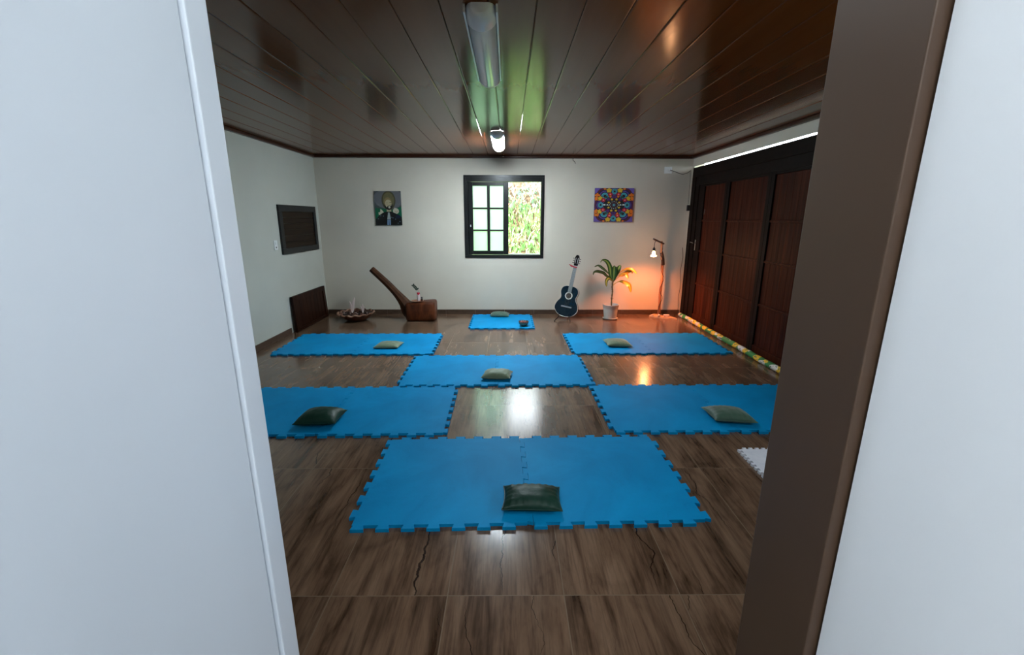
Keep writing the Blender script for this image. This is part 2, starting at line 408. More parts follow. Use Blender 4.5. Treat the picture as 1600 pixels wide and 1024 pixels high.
# ------------------------------------------------------------------ big dark sliding door on the right
bm = B(); X = XR
box(bm, (X - .018, DY0, 2.20), (X + .05, DY1, 2.345), .004)
box(bm, (X - .006, DY0, 2.075), (X + .05, DY1 - .0, 2.20), .004)
box(bm, (X - .018, DY1 - .13, 0), (X + .05, DY1, 2.20), .004); box(bm, (X - .006, DY1 - .25, 0), (X + .05, DY1 - .13, 2.075), .004)
box(bm, (X - .018, DY0, 0), (X + .05, DY0 + .13, 2.20), .004)
door = struct('door_1', bm, M['doorframe'])
edges = [6.98, 6.095, 5.09, 4.085, 3.04]
for i in range(4):
    ya, yb = edges[i + 1], edges[i]
    st_far = .185 if i == 0 else .065
    bm = B()
    box(bm, (X + .004, yb - st_far, .01), (X + .045, yb - .002, 2.072), .004); box(bm, (X + .004, ya + .002, .01), (X + .045, ya + .067, 2.072), .004)
    box(bm, (X + .004, ya + .067, 2.045), (X + .045, yb - st_far, 2.072), .002)
    lf = obj('door_leaf', bm, M['doorframe'], door)
    bm = B(); s = ya + .067; e = yb - st_far; nn = 8 if i else 6; wd = (e - s) / nn
    for k in range(nn): box(bm, (X + .022, s + k * wd + .0012, .12), (X + .04, s + (k + 1) * wd - .0012, 2.045), .0015)
    box(bm, (X + .026, s, .12), (X + .038, e, 2.045))
    obj('plank_panel', bm, M['doorpanel'], lf)
    bm = B()
    box(bm, (X + .006, s, .012), (X + .045, e, .12), .004)
    for z in (.60, 1.10, 1.55): box(bm, (X + .007, s, z - .014), (X + .03, e, z + .014), .006)
    obj('rails', bm, M['doorpanel'], lf)
    if i == 0:
        bm = bx((X - .003, 6.915, 1.10), (X + .004, 6.945, 1.26), .002)
        tube(bm, [(X - .003, 6.93, 1.21), (X - .035, 6.93, 1.21), (X - .04, 6.95, 1.215), (X - .04, 7.03, 1.22)], .006)
        obj('door_handle', bm, M['steel'], lf, True)
        bm = tube(B(), smoothpts([(X + .02, 6.76, 1.64), (X + .012, 6.74, 1.68), (X + .012, 6.73, 1.72)]), .005); obj('hook', bm, M['steel'], lf, True)

# ------------------------------------------------------------------ wooden hatch panel low on the left wall
t = thing('wooden_hatch_panel', 'low dark wooden panel standing against the left wall under the shuttered window', 'panel', (XL + .013, 6.585, 0), (0, R(-3), 0))
bm = B()
box(bm, (0, -.545, 0), (.035, -.465, .505), .004); box(bm, (0, .465, 0), (.035, .545, .505), .004)
box(bm, (0, -.465, .43), (.035, .465, .505), .004); box(bm, (0, -.465, 0), (.035, .465, .04), .004)
for v in bm.verts: v.co.x += .028
obj('frame', bm, M['hatch'], t)
bm = B()
for k in range(8): box(bm, (.04, -.465 + k * .116 + .001, .04), (.052, -.465 + (k + 1) * .116 - .001, .43), .002)
obj('planks', bm, M['hatch'], t)

# ------------------------------------------------------------------ switch, outlet
t = thing('light_switch', 'white light switch plate on left wall beside shuttered window', 'switch', (XL, 5.858, 1.165))
obj('plate', bx((0, -.042, 0), (.010, .042, .122), .003), M['plastic_w'], t); obj('rocker', bx((.010, -.014, .065), (.014, .014, .100), .002), M['plastic_w'], t)
obj('socket', bx((.010, -.010, .022), (.012, .010, .042), .001), M['black'], t)
t = thing('wall_outlet', 'white square outlet high on back wall near right corner', 'outlet', (2.508, YB, 2.268))
obj('plate', bx((-.06, -.011, 0), (.06, 0, .10), .003), M['plastic_w'], t); obj('plug', bx((-.008, -.032, .035), (.022, -.012, .068), .004), M['plastic_w'], t)
obj('cord', tube(B(), smoothpts([(.02, -.036, .05), (.09, -.045, .028), (.20, -.06, -.012), (.29, -.05, .005), (.345, -.035, .045)]), .0042, 8), M['black'], t, True)
bm = tube(B(), smoothpts([(2.852, YB - .032, 2.31), (2.866, YB - .02, 2.1), (2.870, YB - .018, 1.80)]), .003, 6)
tag(obj('thin_cable', bm, M['black'], smooth=True), 'thin dark cable running down the right corner from the outlet cord to the black box', 'cable')
t = bx((2.855, YB - .045, 1.70), (2.8995, YB - .001, 1.79), .004)
tag(obj('sensor_box', t, M['black']), 'small black box on corner beside the dark door frame', 'box')
bm = tube(B(), smoothpts([(2.84, YB - .03, 1.12), (2.862, YB - .026, .95), (2.845, YB - .028, .75), (2.866, YB - .024, .5), (2.85, YB - .03, .3), (2.862, YB - .03, .12), (2.84, YB - .05, .02), (2.78, YB - .06, .008)]), .004, 6)
tag(obj('loose_cable', bm, M['black'], smooth=True), 'black cable hanging loosely down the corner towards the floor', 'cable')
bm = tube(B(), smoothpts([(1.00, YB - .04, 2.484), (1.003, YB - .022, 2.455), (1.03, YB - .012, 2.44), (1.042, YB - .014, 2.41)]), .0045, 6)
tag(obj('wire_stub', bm, M['black'], smooth=True), 'short bare wire end poking out under ceiling trim right of window', 'wire')

# ------------------------------------------------------------------ ceiling light fixtures
def lamp(y0, y1, label, on, lit='lampon'):
    t = thing('ceiling_light_fixture', label, 'ceiling light', (-.130, y0, ZC))
    L = y1 - y0; hw, dp = .075, .075
    def sec(s=1.0): return [(-hw * s, 0), (-hw * s, -.012 * s)] + [(hw * s * math.cos(PI + PI * k / 14), -.012 - (dp - .012) * s * math.sin(PI * k / 14)) for k in range(1, 14)] + [(hw * s, -.012 * s), (hw * s, 0)]
    cap = .17
    bm = B(); prism(bm, sec(.97), 1, .10, L - .014); obj('diffuser', bm, M[lit] if on else M['plastic_g'], t, True)
    for s in (0, 1):
        bm = B(); rows = []
        ks = [(0, .55), (.012, .74), (.035, .89), (.07, .97), (.125, 1.0)] if s == 0 else [(0, .97), (.004, 1.0), (.016, 1.0)]
        for yy, sc in ks:
            Y = yy if s == 0 else L - yy
            rows.append([bm.verts.new((px * sc, Y, min(pz * sc, -.0005))) for px, pz in sec()])
        for a, b in zip(rows, rows[1:]):
            for i in range(len(a) - 1): bm.faces.new((a[i], a[i + 1], b[i + 1], b[i]))
        bm.faces.new(rows[0]); bm.faces.new(rows[-1]); obj('end_cap', bm, M['capw'], t, True)
    for s in (-1, 1):
        obj('side_rail', bx((s * hw - .005, .012, -.036), (s * hw + .005, L - .02, -.0005), .002), M['capw'], t)
lamp(2.28, 3.35, 'long curved ceiling light, switched off, nearest the camera', False)
lamp(5.26, 6.32, 'long curved ceiling light glowing bluish white near the window', True)
lamp(.78, 1.82, 'added curved ceiling light out of view, lit, just inside the doorway overhead', True, 'lampadded')  # added fixture out of view, lifts the near mats and floor

# ------------------------------------------------------------------ foam puzzle mats
P_, T_ = .9500, .035
def mat_bm(p=P_, t=T_, n=7, th=.020, dv=.010, gap=.0026):
    a = p / 2 - t / 2; q = 2 * a / n; h = t; edge = []
    # tabs along one edge: list of (s, out)
    def side(first):
        pts = []
        for k in range(n):
            c = -a + (k + (.27 if first else .73)) * q; wb = q * .25 - dv / 2 - gap; wt = q * .25 + dv / 2 - gap
            pts += [(c - wb, 0), (c - wt, h - gap), (c + wt, h - gap), (c + wb, 0)]
        return pts
    out = [(-a, -a)]
    out += [(s, -a - o) for s, o in side(True)]
    out += [(a, -a)]
    out += [(a + o, s) for s, o in side(True)]
    out += [(a, a)]
    out += [(s, a + o) for s, o in reversed(side(False))]
    out += [(-a, a)]
    out += [(-a - o, s) for s, o in reversed(side(False))]
    bm = B(); prism(bm, out, 2, 0, th)
    top = [e for e in bm.edges if all(v.co.z > th - 1e-5 for v in e.verts)]
    bmesh.ops.bevel(bm, geom=top, offset=.0012, segments=1, affect='EDGES')
    return bm
mat0 = None
def place_mat(x, y, rz, label):
    global mat0
    if mat0 is None: o = mat0 = obj('foam_puzzle_mat', mat_bm(), M['foam'])
    else: o = mat0.copy(); link(o)
    o.location = (x, y, 0); o.rotation_euler = (0, 0, rz)
    return tag(o, label, 'mat', 'blue foam puzzle mats on the floor')
def pair(x, y, deg, l1, l2):
    c, s = math.cos(R(deg)), math.sin(R(deg)); h = P_ / 2
    place_mat(x - h * c, y - h * s, R(deg), l1); place_mat(x + h * c, y + h * s, R(deg), l2)
pair(.105, 2.455, 1.3, 'blue foam mat nearest the camera, left of its joint, left of the dark green cushion', 'blue foam mat nearest the camera, right of its joint, right of the dark green cushion')
pair(-1.430, 3.438, .9, 'blue foam mat at left edge, under the dark cushion beside the white door', 'empty blue foam mat right of the left dark cushion, beside the shiny floor')
pair(1.735, 3.495, .4, 'empty blue foam mat right of the shiny floor, left of the right cushion', 'blue foam mat at right edge, under the green cushion above the white mat')
pair(-.125, 4.440, .5, 'blue foam mat in middle of room, left half, left of the small green cushion', 'blue foam mat in middle of room, right half, right of the small green cushion')
pair(-1.860, 5.430, .5, 'empty blue foam mat against the left wall near wooden panel', 'blue foam mat under the flat cushion in front of wooden mallet')
pair(1.72, 5.470, .4, 'blue foam mat under pale green cushion in front of potted plant', 'empty blue foam mat beside flowered draught roll in front of lamp stand')
place_mat(-.105, 6.70, R(0), 'single small blue foam mat under the window, holding cushion and bowl')
bm = mat_bm(.64, .022, 14, .018, .006, .0008)
o = obj('white_foam_mat', bm, M['whitefoam']); o.location = (1.918, 2.44, 0); o.rotation_euler = (0, 0, R(-1)); tag(o, 'white foam mat with small jagged edge on floor at right edge', 'mat')

# ------------------------------------------------------------------ cushions
def cushion(x, y, rz, w, d, h, m, label, seed, z=.0205, skew=0, pleat=.004, slope=0):
    t = thing('cushion', label, 'cushion', (x, y, z), (0, 0, R(rz)), 'small green cushions on the mats')
    nx, ny = 36, 28; bm = B(); rnd = random.Random(seed); off = Vector((seed * 7.3, seed * 3.1, 0))
    def P(u, v, s):
        e = max(0, (1 - abs(u) ** 2.6)) ** .52 * max(0, (1 - abs(v) ** 2.6)) ** .52
        xx = u * w / 2 * (1 - .07 * (1 - v * v) * abs(u) ** 3); yy = v * d / 2 * (1 - .07 * (1 - u * u) * abs(v) ** 3)
        zz = h * (.36 + (.64 * e if s > 0 else -.355 * e ** .8))
        wr = noise.noise(Vector((xx * 22, yy * 22, s)) + off) * .004 * e
        edge = (abs(v) ** 3) * (1 - abs(v) ** 8); wr += math.sin(u * 26 + seed) * pleat * edge * (1 - abs(u) ** 4)
        edge = (abs(u) ** 3) * (1 - abs(u) ** 8); wr += math.sin(v * 19 + seed) * pleat * .6 * edge * (1 - abs(v) ** 4)
        if s < 0: wr = 0
        cr = .07 * h * (abs(u * v) ** 3)
        return Vector((xx + skew * yy, yy, max(0, zz + wr - cr * 0) + slope * (yy + d / 2) * e))
    g = {}
    for s in (1, -1):
        for i in range(nx + 1):
            for j in range(ny + 1):
                u, v = -1 + 2 * i / nx, -1 + 2 * j / ny
                u = math.sin(u * PI / 2) * .5 + u * .5; v = math.sin(v * PI / 2) * .5 + v * .5
                if s < 0 and (i in (0, nx) or j in (0, ny)): g[s, i, j] = g[1, i, j]
                else: g[s, i, j] = bm.verts.new(P(u, v, s))
        for i in range(nx):
            for j in range(ny): bm.faces.new((g[s, i, j], g[s, i + 1, j], g[s, i + 1, j + 1], g[s, i, j + 1]))
    cov = obj('cover', bm, m, t, True, sm_angle=70)
    ring_ = [(u, -1) for u in [-1 + k / 8 for k in range(16)]] + [(1, v) for v in [-1 + k / 8 for k in range(16)]] + [(-u, 1) for u in [-1 + k / 8 for k in range(16)]] + [(-1, -v) for v in [-1 + k / 8 for k in range(16)]]
    pts = [P(u, v, 1) for u, v in ring_]
    cen = [p + Vector((p.x, p.y, 0)).normalized() * .001 for p in pts]; cen.append(cen[0])
    obj('seam', tube(B(), cen, .0028, 6, False), m, t, True)
    return t
cushion(.130, 2.160, -2, .325, .215, .085, M['velvet_d'], 'dark satin green cushion with pleated edge on the nearest mat', 1, pleat=.007)
cushion(-.115, 4.170, -3, .285, .20, .085, M['velvet_l'], 'greyish green cushion on the middle mats, straddling their joint', 2, skew=.1, pleat=.005)
cushion(-.145, 7.035, -4, .31, .20, .075, M['velvet'], 'green cushion at the back of the small mat under window', 3)
cushion(-1.490, 5.270, 0, .30, .24, .060, M['velvet_l'], 'flat sage green cushion on far left mats in front of wooden mallet', 4, skew=.1)
cushion(1.375, 5.345, -6, .30, .26, .075, M['velvet_l'], 'pale sage green cushion on far right mats before the potted plant', 5, skew=-.15)
cushion(-1.470, 3.185, 3, .31, .24, .105, M['velvet_d'], 'very dark green plump cushion on left mat near the white door', 6, skew=.1)
cushion(1.760, 3.235, -8, .31, .24, .085, M['velvet'], 'mid green cushion on right mat above the white foam mat', 7, skew=-.18)

# ------------------------------------------------------------------ small red and metal bowl on the small mat
t = thing('small_bowl', 'small round metal bowl with red content on the small mat under window', 'bowl', (.222, 6.36, .0205))
bm = lathe(B(), [(.0, .002), (.03, 0), (.055, .018), (.072, .045), (.076, .072), (.072, .072), (.066, .045), (.05, .022), (0, .012)], 28); obj('bowl_body', bm, mat('hammered_metal', (.25, .16, .11), .25, .7), t, True)
bm = lathe(B(), [(0, .045), (.06, .045), (.067, .052), (0, .066)], 24); obj('red_cushion', bm, noisy('red_petals', (.25, .005, .008), (.65, .12, .08), (60, 60, 60), .5), t, True)
bm = B()
for (x, y, r) in ((.0, -.02, .014), (.03, .01, .012), (-.03, .012, .013)): bmesh.ops.create_icosphere(bm, subdivisions=1, radius=r, matrix=Matrix.Translation((x, y, .072)))
obj('pebbles', bm, M['crystal'], t)

# ------------------------------------------------------------------ carved wooden mallet
t = thing('wooden_mallet', 'huge carved reddish wooden mallet with handle raised, on floor by back wall', 'mallet', (-1.38, 6.86, 0))
bm = B(); nseg = 24; rows = []
for (xx, w, h0, h1) in ((-.235, .10, .02, .26), (-.225, .135, .008, .285), (-.20, .15, .001, .298), (-.08, .158, .0, .305), (.06, .160, .0, .312), (.19, .158, .002, .318), (.215, .15, .008, .312), (.226, .13, .02, .295)):
    row = []
    for k in range(nseg):
        a = 2 * PI * k / nseg; ca, sa = math.cos(a), math.sin(a); e = .36
        y = w * math.copysign(abs(ca) ** e, ca); z = (h0 + h1) / 2 + (h1 - h0) / 2 * math.copysign(abs(sa) ** e, sa)
        n_ = noise.noise(Vector((xx * 6, y * 6, z * 6))) * .006
        row.append(bm.verts.new((xx, y + n_ * ca, max(z + n_ * sa, 0))))
    rows.append(row)
for a, b in zip(rows, rows[1:]):
    for k in range(nseg): bm.faces.new((a[k], a[(k + 1) % nseg], b[(k + 1) % nseg], b[k]))
bm.faces.new(rows[0]); bm.faces.new(rows[-1]); obj('head', bm, M['log'], t, True, sm_angle=50)
pts = smoothpts([(-.15, 0, .125), (-.19, 0, .165), (-.25, 0, .245), (-.32, 0, .345), (-.395, 0, .437), (-.525, 0, .585), (-.752, 0, .807)], 5)
rad = []
key = [(0, .125), (.16, .122), (.33, .098), (.5, .076), (.66, .062), (.83, .056), (1, .050)]
for i in range(len(pts)):
    f = i / (len(pts) - 1)
    for (a, ra_), (b, rb_) in zip(key, key[1:]):
        if a <= f <= b: rad.append(ra_ + (rb_ - ra_) * (f - a) / (b - a)); break
bm = tube(B(), pts, rad, 8); bmesh.ops.bevel(bm, geom=[e for e in bm.edges if e.is_boundary is False and e.calc_face_angle(0) > 1.0], offset=.010, segments=2, affect='EDGES')
obj('handle', bm, M['log_h'], t, True, sm_angle=30)
# lower left foot of the carved neck
bm = tube(B(), smoothpts([(-.17, 0, .065), (-.235, 0, .12), (-.30, 0, .24)], 5), [.064, .068, .07, .072, .072, .072, .07, .066, .06, .054, .05], 10)
obj('neck_heel', bm, M['log'], t, True)
# things on the mallet
t = thing('saucer', 'flat copper saucer lying on the wooden mallet head', 'saucer', (-1.432, 6.81, .310))
obj('dish', lathe(B(), [(0, 0), (.07, 0), (.098, .007), (.10, .010), (.094, .010), (.066, .004), (0, .004)], 32), M['copper'], t, True)
t = thing('bottle_vase', 'slim clear glass bottle with red neck holding a green sprig', 'vase', (-1.412, 6.81, .316))
obj('bottle', lathe(B(), [(0, 0), (.018, 0), (.0215, .012), (.025, .06), (.026, .085), (.020, .105), (.015, .118), (.0155, .14), (.010, .14), (.010, .118), (.016, .10), (.021, .08), (.014, .012), (0, .008)], 20), mat('frosted_bottle', (.92, .80, .78), .18, trans=.25), t, True)
obj('red_ribbon', lathe(B(), [(.0162, .100), (.023, .107), (.024, .122), (.0205, .134), (.0158, .134)], 16), M['red'], t, True)
obj('ribbon_bow', bx((-.004, -.036, .098), (.014, -.022, .116), .004), M['red'], t)
sp = smoothpts([(0, 0, .06), (.0, 0, .15), (-.025, 0, .185), (-.075, .0, .24)], 5); bm = tube(B(), sp, .0018, 5)
rnd = random.Random(5)
for i in range(8, len(sp)):
    p = sp[i]
    for s in (-1, 1):
        dvec = Vector((s * .6 - .3, rnd.uniform(-.5, .5), .5 + s * .35)).normalized(); sd = dvec.cross(Vector((0, 1, 0))).normalized(); l = rnd.uniform(.026, .040)
        vs = [bm.verts.new(q) for q in (p, p + dvec * l * .5 + sd * l * .38, p + dvec * l, p + dvec * l * .5 - sd * l * .38)]; bm.faces.new(vs)
obj('sprig', bm, mat('sprig_green', (.015, .035, .018), .5), t)
t = thing('dark_vial', 'tiny dark vial beside the glass bottle on the mallet', 'vial', (-1.358, 6.79, .3165))
obj('vial_body', lathe(B(), [(0, 0), (.013, 0), (.014, .003), (.014, .034), (.008, .042), (.008, .046), (0, .046)], 14), mat('dark_brown_glass', (.03, .008, .005), .1), t, True)
obj('cap', lathe(B(), [(0, .047), (.012, .047), (.012, .066), (0, .066)], 14), M['black'], t, True)

# ------------------------------------------------------------------ wavy bowl with stones and feathers
BC = Vector((-2.415, 6.84, 0))
t = thing('scalloped_bowl', 'wide reddish wooden bowl with pale scalloped rim on floor in left corner', 'bowl', BC)
wob = lambda a, r, z: 1 + (.030 * math.sin(14 * a) if r > .22 else 0)
bm = lathe(B(), [(0, 0), (.10, 0), (.15, .012), (.21, .055), (.25, .095), (.262, .105), (.255, .110), (.20, .075), (.14, .045), (0, .035)], 84, wob=wob); obj('bowl_body', bm, M['clay'], t, True)
bm = B(); ptsr = []
for k in range(113):
    a = 2 * PI * k / 112; r = .270 * (1 + .045 * math.sin(14 * a)); ptsr.append((r * math.cos(a), r * math.sin(a), .118 + .010 * math.sin(14 * a + .8)))
tube(bm, ptsr, .014, 6, False, flat=.6); obj('scalloped_rim', bm, M['rimwood'], t, True, sm_angle=60)
rnd = random.Random(11)
bm = B()
for k in range(70):
    a = rnd.uniform(0, 2 * PI); r = .20 * math.sqrt(rnd.random()); s = rnd.uniform(.012, .026)
    bmesh.ops.create_icosphere(bm, subdivisions=1, radius=s, matrix=Matrix.Translation((r * math.cos(a), r * math.sin(a), .062 + .18 * r + rnd.uniform(0, .022))) @ Matrix.Diagonal((1, .8, .7, 1)))
st = obj('dark_stones', bm, noisy('dark_stones', (.01, .008, .008), (.06, .035, .03), (30, 30, 30), .25)); st.location = BC; tag(st, 'heap of small dark stones inside the scalloped bowl', 'stones', kind='stuff')
cry = [(-.17, -.06), (-.05, -.12), (.05, -.10), (.12, -.05), (.16, .02), (.0, -.02), (-.10, .02), (.08, .06), (.19, -.06), (-.2, .02)]
lab = ['pale quartz lump', 'small pink quartz lump', 'clear quartz point', 'cloudy quartz lump']
first = None
for i, (x, y) in enumerate(cry):
    if first is None:
        bm = B(); bmesh.ops.create_icosphere(bm, subdivisions=1, radius=.018); 
        for v in bm.verts: v.co *= rnd.uniform(.7, 1.3)
        first = o = obj('quartz_stone', bm, M['crystal'])
    else: o = first.copy(); link(o)
    o.location = BC + Vector((x, y, .118)); o.rotation_euler = (i, i * 2, i); s = .45 + .4 * rnd.random(); o.scale = (s, s, s)
    tag(o, 'small pale glinting stone among dark ones in the scalloped bowl', 'stone', 'pale stones in the scalloped bowl')
def feather(base, tips, label, seed):
    rnd = random.Random(seed); bm = B()
    for (tx, tz, wd) in tips:
        mid = Vector((base[0] * .5 + tx * .5 + (tx - base[0]) * -.12, 0, base[2] * .5 + tz * .5)); p = smoothpts([(base[0], 0, base[2]), tuple(mid), (tx, .01, tz)], 9)
        prev = None; n = len(p)
        for i, q in enumerate(p):
            f = i / (n - 1); w = wd * math.sin(PI * min(1, f * .9 + .08)) ** .8 * (1 + .15 * math.sin(i * 2.1)); yy = .008 * math.sin(f * 5)
            a = bm.verts.new(q + Vector((-w, yy, 0))); c = bm.verts.new(q + Vector((0, -.006 + yy, 0))); b = bm.verts.new(q + Vector((w, yy, 0)))
            if prev: bm.faces.new((prev[0], prev[1], c, a)); bm.faces.new((prev[1], prev[2], b, c))
            prev = (a, c, b)
    o = obj('feather_tuft', bm, M['feather'], smooth=True); o.location = (0, base[1], 0); return tag(o, label, 'feather')
feather((-2.480, 6.84, .115), [(-2.425, .365, .026), (-2.505, .300, .022)], 'tall pale pinkish feather tuft standing in the scalloped bowl', 3)
feather((-2.318, 6.86, .115), [(-2.312, .255, .016), (-2.345, .225, .014), (-2.285, .215, .010)], 'shorter pale feather tuft at right in the scalloped bowl', 4)

# ------------------------------------------------------------------ guitar, capo and stand
GM = Matrix.Translation((.885, 6.845, .060)) @ Matrix.Rotation(R(-20), 4, 'Z') @ Matrix.Rotation(R(-12.5), 4, 'X') @ Matrix.Rotation(R(8.3), 4, 'Y')
g = thing('acoustic_guitar', 'dark blue acoustic guitar leaning on a floor stand by the back wall', 'guitar'); g.matrix_world = GM
half = smoothpts([(0, 0, 0), (.06, 0, .004), (.13, 0, .035), (.180, 0, .095), (.188, 0, .15), (.165, 0, .215), (.126, 0, .275), (.121, 0, .315), (.136, 0, .365), (.140, 0, .405), (.122, 0, .455), (.075, 0, .485), (.03, 0, .49), (0, 0, .49)], 4)
out = [(p.x, p.z) for p in half] + [(-p.x, p.z) for p in reversed(half[1:-1])]
bm = B(); prism(bm, out, 1, -.002, .095); obj('sides_and_back', bm, M['guitarside'], g, True, sm_angle=45)
bm = B(); prism(bm, [(x * .985, .003 + z * .988) for x, z in out], 1, -.005, -.0005); obj('soundboard', bm, M['guitar'], g)
loop = [(x, -.003, z) for x, z in out]; loop.append(loop[0])
obj('binding', tube(B(), loop, .0035, 6, False), M['binding'], g, True)
bm = lathe(B(), [(.044, 0), (.060, 0), (.060, .0018), (.044, .0018), (.044, 0)], 36, cap=False)
for v in bm.verts: v.co = Vector((v.co.x, -.0055 - v.co.z, .335 + v.co.y))
obj('rosette', bm, M['binding'], g)
bm = lathe(B(), [(0, 0), (.044, 0), (.044, .001), (0, .001)], 32)
for v in bm.verts: v.co = Vector((v.co.x, -.0055 - v.co.z, .335 + v.co.y))
obj('sound_hole', bm, noisy('sound_hole_shade', (.02, .012, .008), (.07, .05, .04), (20, 20, 20), .6), g)  # dark disc paints the shade inside the hole
bm = bx((-.085, -.013, .145), (.085, -.005, .168), .003); box(bm, (-.04, -.017, .157), (.04, -.012, .161)); obj('bridge', bm, mat('bridge_grey', (.22, .24, .26), .25), g)
bm = prism(B(), [(-.030, .385), (.030, .385), (.026, .812), (-.026, .812)], 1, -.014, -.0055); fb = obj('fretboard', bm, M['fretb'], g)
bm = B()
for k in range(1, 19):
    z = .812 - .65 * (1 - 2 ** (-k / 12)); w = .026 + .004 * (.812 - z) / .43
    box(bm, (-w, -.0155, z - .0012), (w, -.014, z + .0012))
obj('frets', bm, M['steel'], fb)
bm = prism(B(), [(-.027, .49), (.027, .49), (.024, .812), (-.024, .812)], 1, -.0055, .018); obj('neck', bm, M['guitarside'], g)
bm = B()
sl = [(-.026, .812), (-.034, .84), (-.036, .95), (-.022, .985), (0, .992), (.022, .985), (.036, .95), (.034, .84), (.026, .812)]
prism(bm, sl, 1, .0, .016); hs = obj('headstock', bm, M['guitarside'], g)
bm = B(); [box(bm, (s * .017 - .003, -.0008, .848), (s * .017 + .003, .0002, .945), .0002) for s in (-1, 1)]; obj('headstock_slot', bm, mat('slot_pale', (.5, .5, .5), .3), hs)
bm = B()
for s in (-1, 1):
    for k in range(3):
        bm = tube(B(), [(s * .034, .008, .862 + k * .035), (s * .052, .008, .862 + k * .035)], .003, 6); box(bm, (s * .055 - .006, .003, .855 + k * .035), (s * .055 + .006, .013, .869 + k * .035), .002)
        obj('tuning_peg', bm, M['black'], hs)
bm = B()
for k in range(6):
    x = (-.5 + k / 5); tube(bm, [(x * .056, -.0165, .160), (x * .044, -.0175, .812)], .0007, 4)
obj('strings', bm, M['steel'], g); obj('nut', bx((-.026, -.019, .812), (.026, 0, .818)), M['binding'], g)
cp = thing('capo', 'red capo clamped on the neck of the guitar', 'capo'); cp.matrix_world = GM @ Matrix.Translation((0, 0, .795)) @ Matrix.Rotation(R(6), 4, 'Y')
bm = bx((-.036, -.030, -.009), (.036, -.0185, .009), .004); tube(bm, [(-.034, -.022, 0), (-.036, .01, 0), (-.02, .026, 0), (.02, .026, 0)], .005, 8); obj('bar', bm, M['red'], cp)
bm = tube(B(), [(-.034, -.018, .002), (-.07, -.02, .012), (-.105, -.024, .012)], [.008, .007, .004], 8); tube(bm, [(-.036, .01, 0), (-.07, 0, -.004), (-.09, -.008, .012)], [.006, .006, .004], 8); obj('lever', bm, M['red'], cp)
s = thing('guitar_stand', 'small black metal stand under the dark blue guitar', 'stand', (.893, 6.86, 0), (0, 0, R(-20)))
for sx in (-1, 1):
    bm = tube(B(), smoothpts([(sx * .125, -.135, .008), (sx * .11, -.105, .028), (sx * .09, -.06, .045), (sx * .085, .04, .046)]), .0075, 8)
    tube(bm, smoothpts([(sx * .086, -.055, .047), (sx * .084, -.06, .08), (sx * .082, -.058, .115)]), .006, 8); obj('arm', bm, M['blackmetal'], s, True)
    obj('foot', tube(B(), [(sx * .125, -.15, .010), (sx * .125, -.12, .010)], .010, 10), M['black'], s, True)
bm = tube(B(), [(-.09, .04, .046), (.09, .04, .046)], .0075, 8); obj('crossbar', bm, M['blackmetal'], s, True)
bm = tube(B(), smoothpts([(0, .04, .046), (0, .12, .19), (0, .165, .26), (0, .19, .30)]), .007, 8); tube(bm, smoothpts([(0, .12, .19), (0, .20, .10), (0, .26, .006)]), .007, 8); obj('back_rest', bm, M['blackmetal'], s, True)

# ------------------------------------------------------------------ potted plant
PX, PY = 1.640, 6.93
t = thing('potted_plant', 'leggy striped-leaf plant in a round white pot, right of the guitar', 'plant', (PX, PY, 0))
obj('saucer', lathe(B(), [(0, .0), (.095, .0), (.118, .018), (.122, .022), (.114, .022), (.09, .006), (0, .006)], 36), M['pot'], t, True)
obj('pot', lathe(B(), [(0, .008), (.096, .008), (.100, .014), (.114, .180), (.120, .182), (.122, .186), (.126, .228), (.130, .232), (.130, .240), (.120, .240), (.114, .19), (.11, .16), (0, .16)], 40), M['pot'], t, True)
obj('soil', lathe(B(), [(0, .20), (.08, .202), (.1125, .196)], 24), M['soil'], t, True)
tr = smoothpts([(.012, 0, .19), (.008, 0, .32), (.014, 0, .442), (.006, 0, .52), (.010, 0, .64)], 6)
obj('stem', tube(B(), tr, [.010 + .004 * (i / len(tr)) + .002 * math.sin(i * 2.2) for i in range(len(tr))], 10), M['trunk'], t, True)
bm = tube(B(), [(.008, 0, .335), (-.02, -.01, .345)], [.004, .002], 6); tube(bm, [(.008, 0, .33), (.035, -.01, .34)], [.004, .002], 6); obj('stub_twigs', bm, M['trunk'], t)
leaves = [ # points in x,z ; y spread ; width profile ; material
 ([(1.640, .62), (1.610, .72), (1.582, .846), (1.529, .927), (1.463, .948), (1.427, .91)], -.05, .036, 'leaf', .35),
 ([(1.635, .63), (1.612, .69), (1.549, .76), (1.469, .824), (1.414, .857), (1.355, .835)], .04, .020, 'leafdark', .75),
 ([(1.635, .62), (1.600, .67), (1.541, .70), (1.484, .749), (1.385, .773), (1.335, .759), (1.320, .716)], -.07, .024, 'leafdark', .55),
 ([(1.650, .60), (1.610, .645), (1.565, .665), (1.530, .618), (1.534, .536)], -.10, .030, 'leaf', .65),
 ([(1.650, .60), (1.635, .69), (1.622, .78), (1.618, .85)], .03, .040, 'leaf', .5),
 ([(1.652, .60), (1.655, .70), (1.652, .79), (1.646, .868)], -.05, .040, 'leaf', .5),
 ([(1.655, .60), (1.672, .70), (1.682, .78), (1.682, .848)], -.03, .040, 'leaf', .5),
 ([(1.658, .61), (1.690, .72), (1.728, .80), (1.765, .868)], .02, .040, 'leaf', .6),
 ([(1.655, .62), (1.735, .728), (1.84, .798), (1.926, .804), (1.993, .771), (2.041, .717)], .05, .022, 'leafyellow', .8),
 ([(1.655, .61), (1.726, .706), (1.822, .739), (1.856, .706), (1.865, .657)], -.08, .028, 'leafyellow', .8),
 ([(1.655, .60), (1.749, .684), (1.813, .711), (1.907, .766), (1.965, .778), (1.973, .717)], .09, .030, 'leafyellow', .7),
 ([(1.650, .54), (1.711, .597), (1.775, .613), (1.853, .586), (1.900, .542), (1.923, .443)], -.10, .038, 'leafyellow', .85),
]
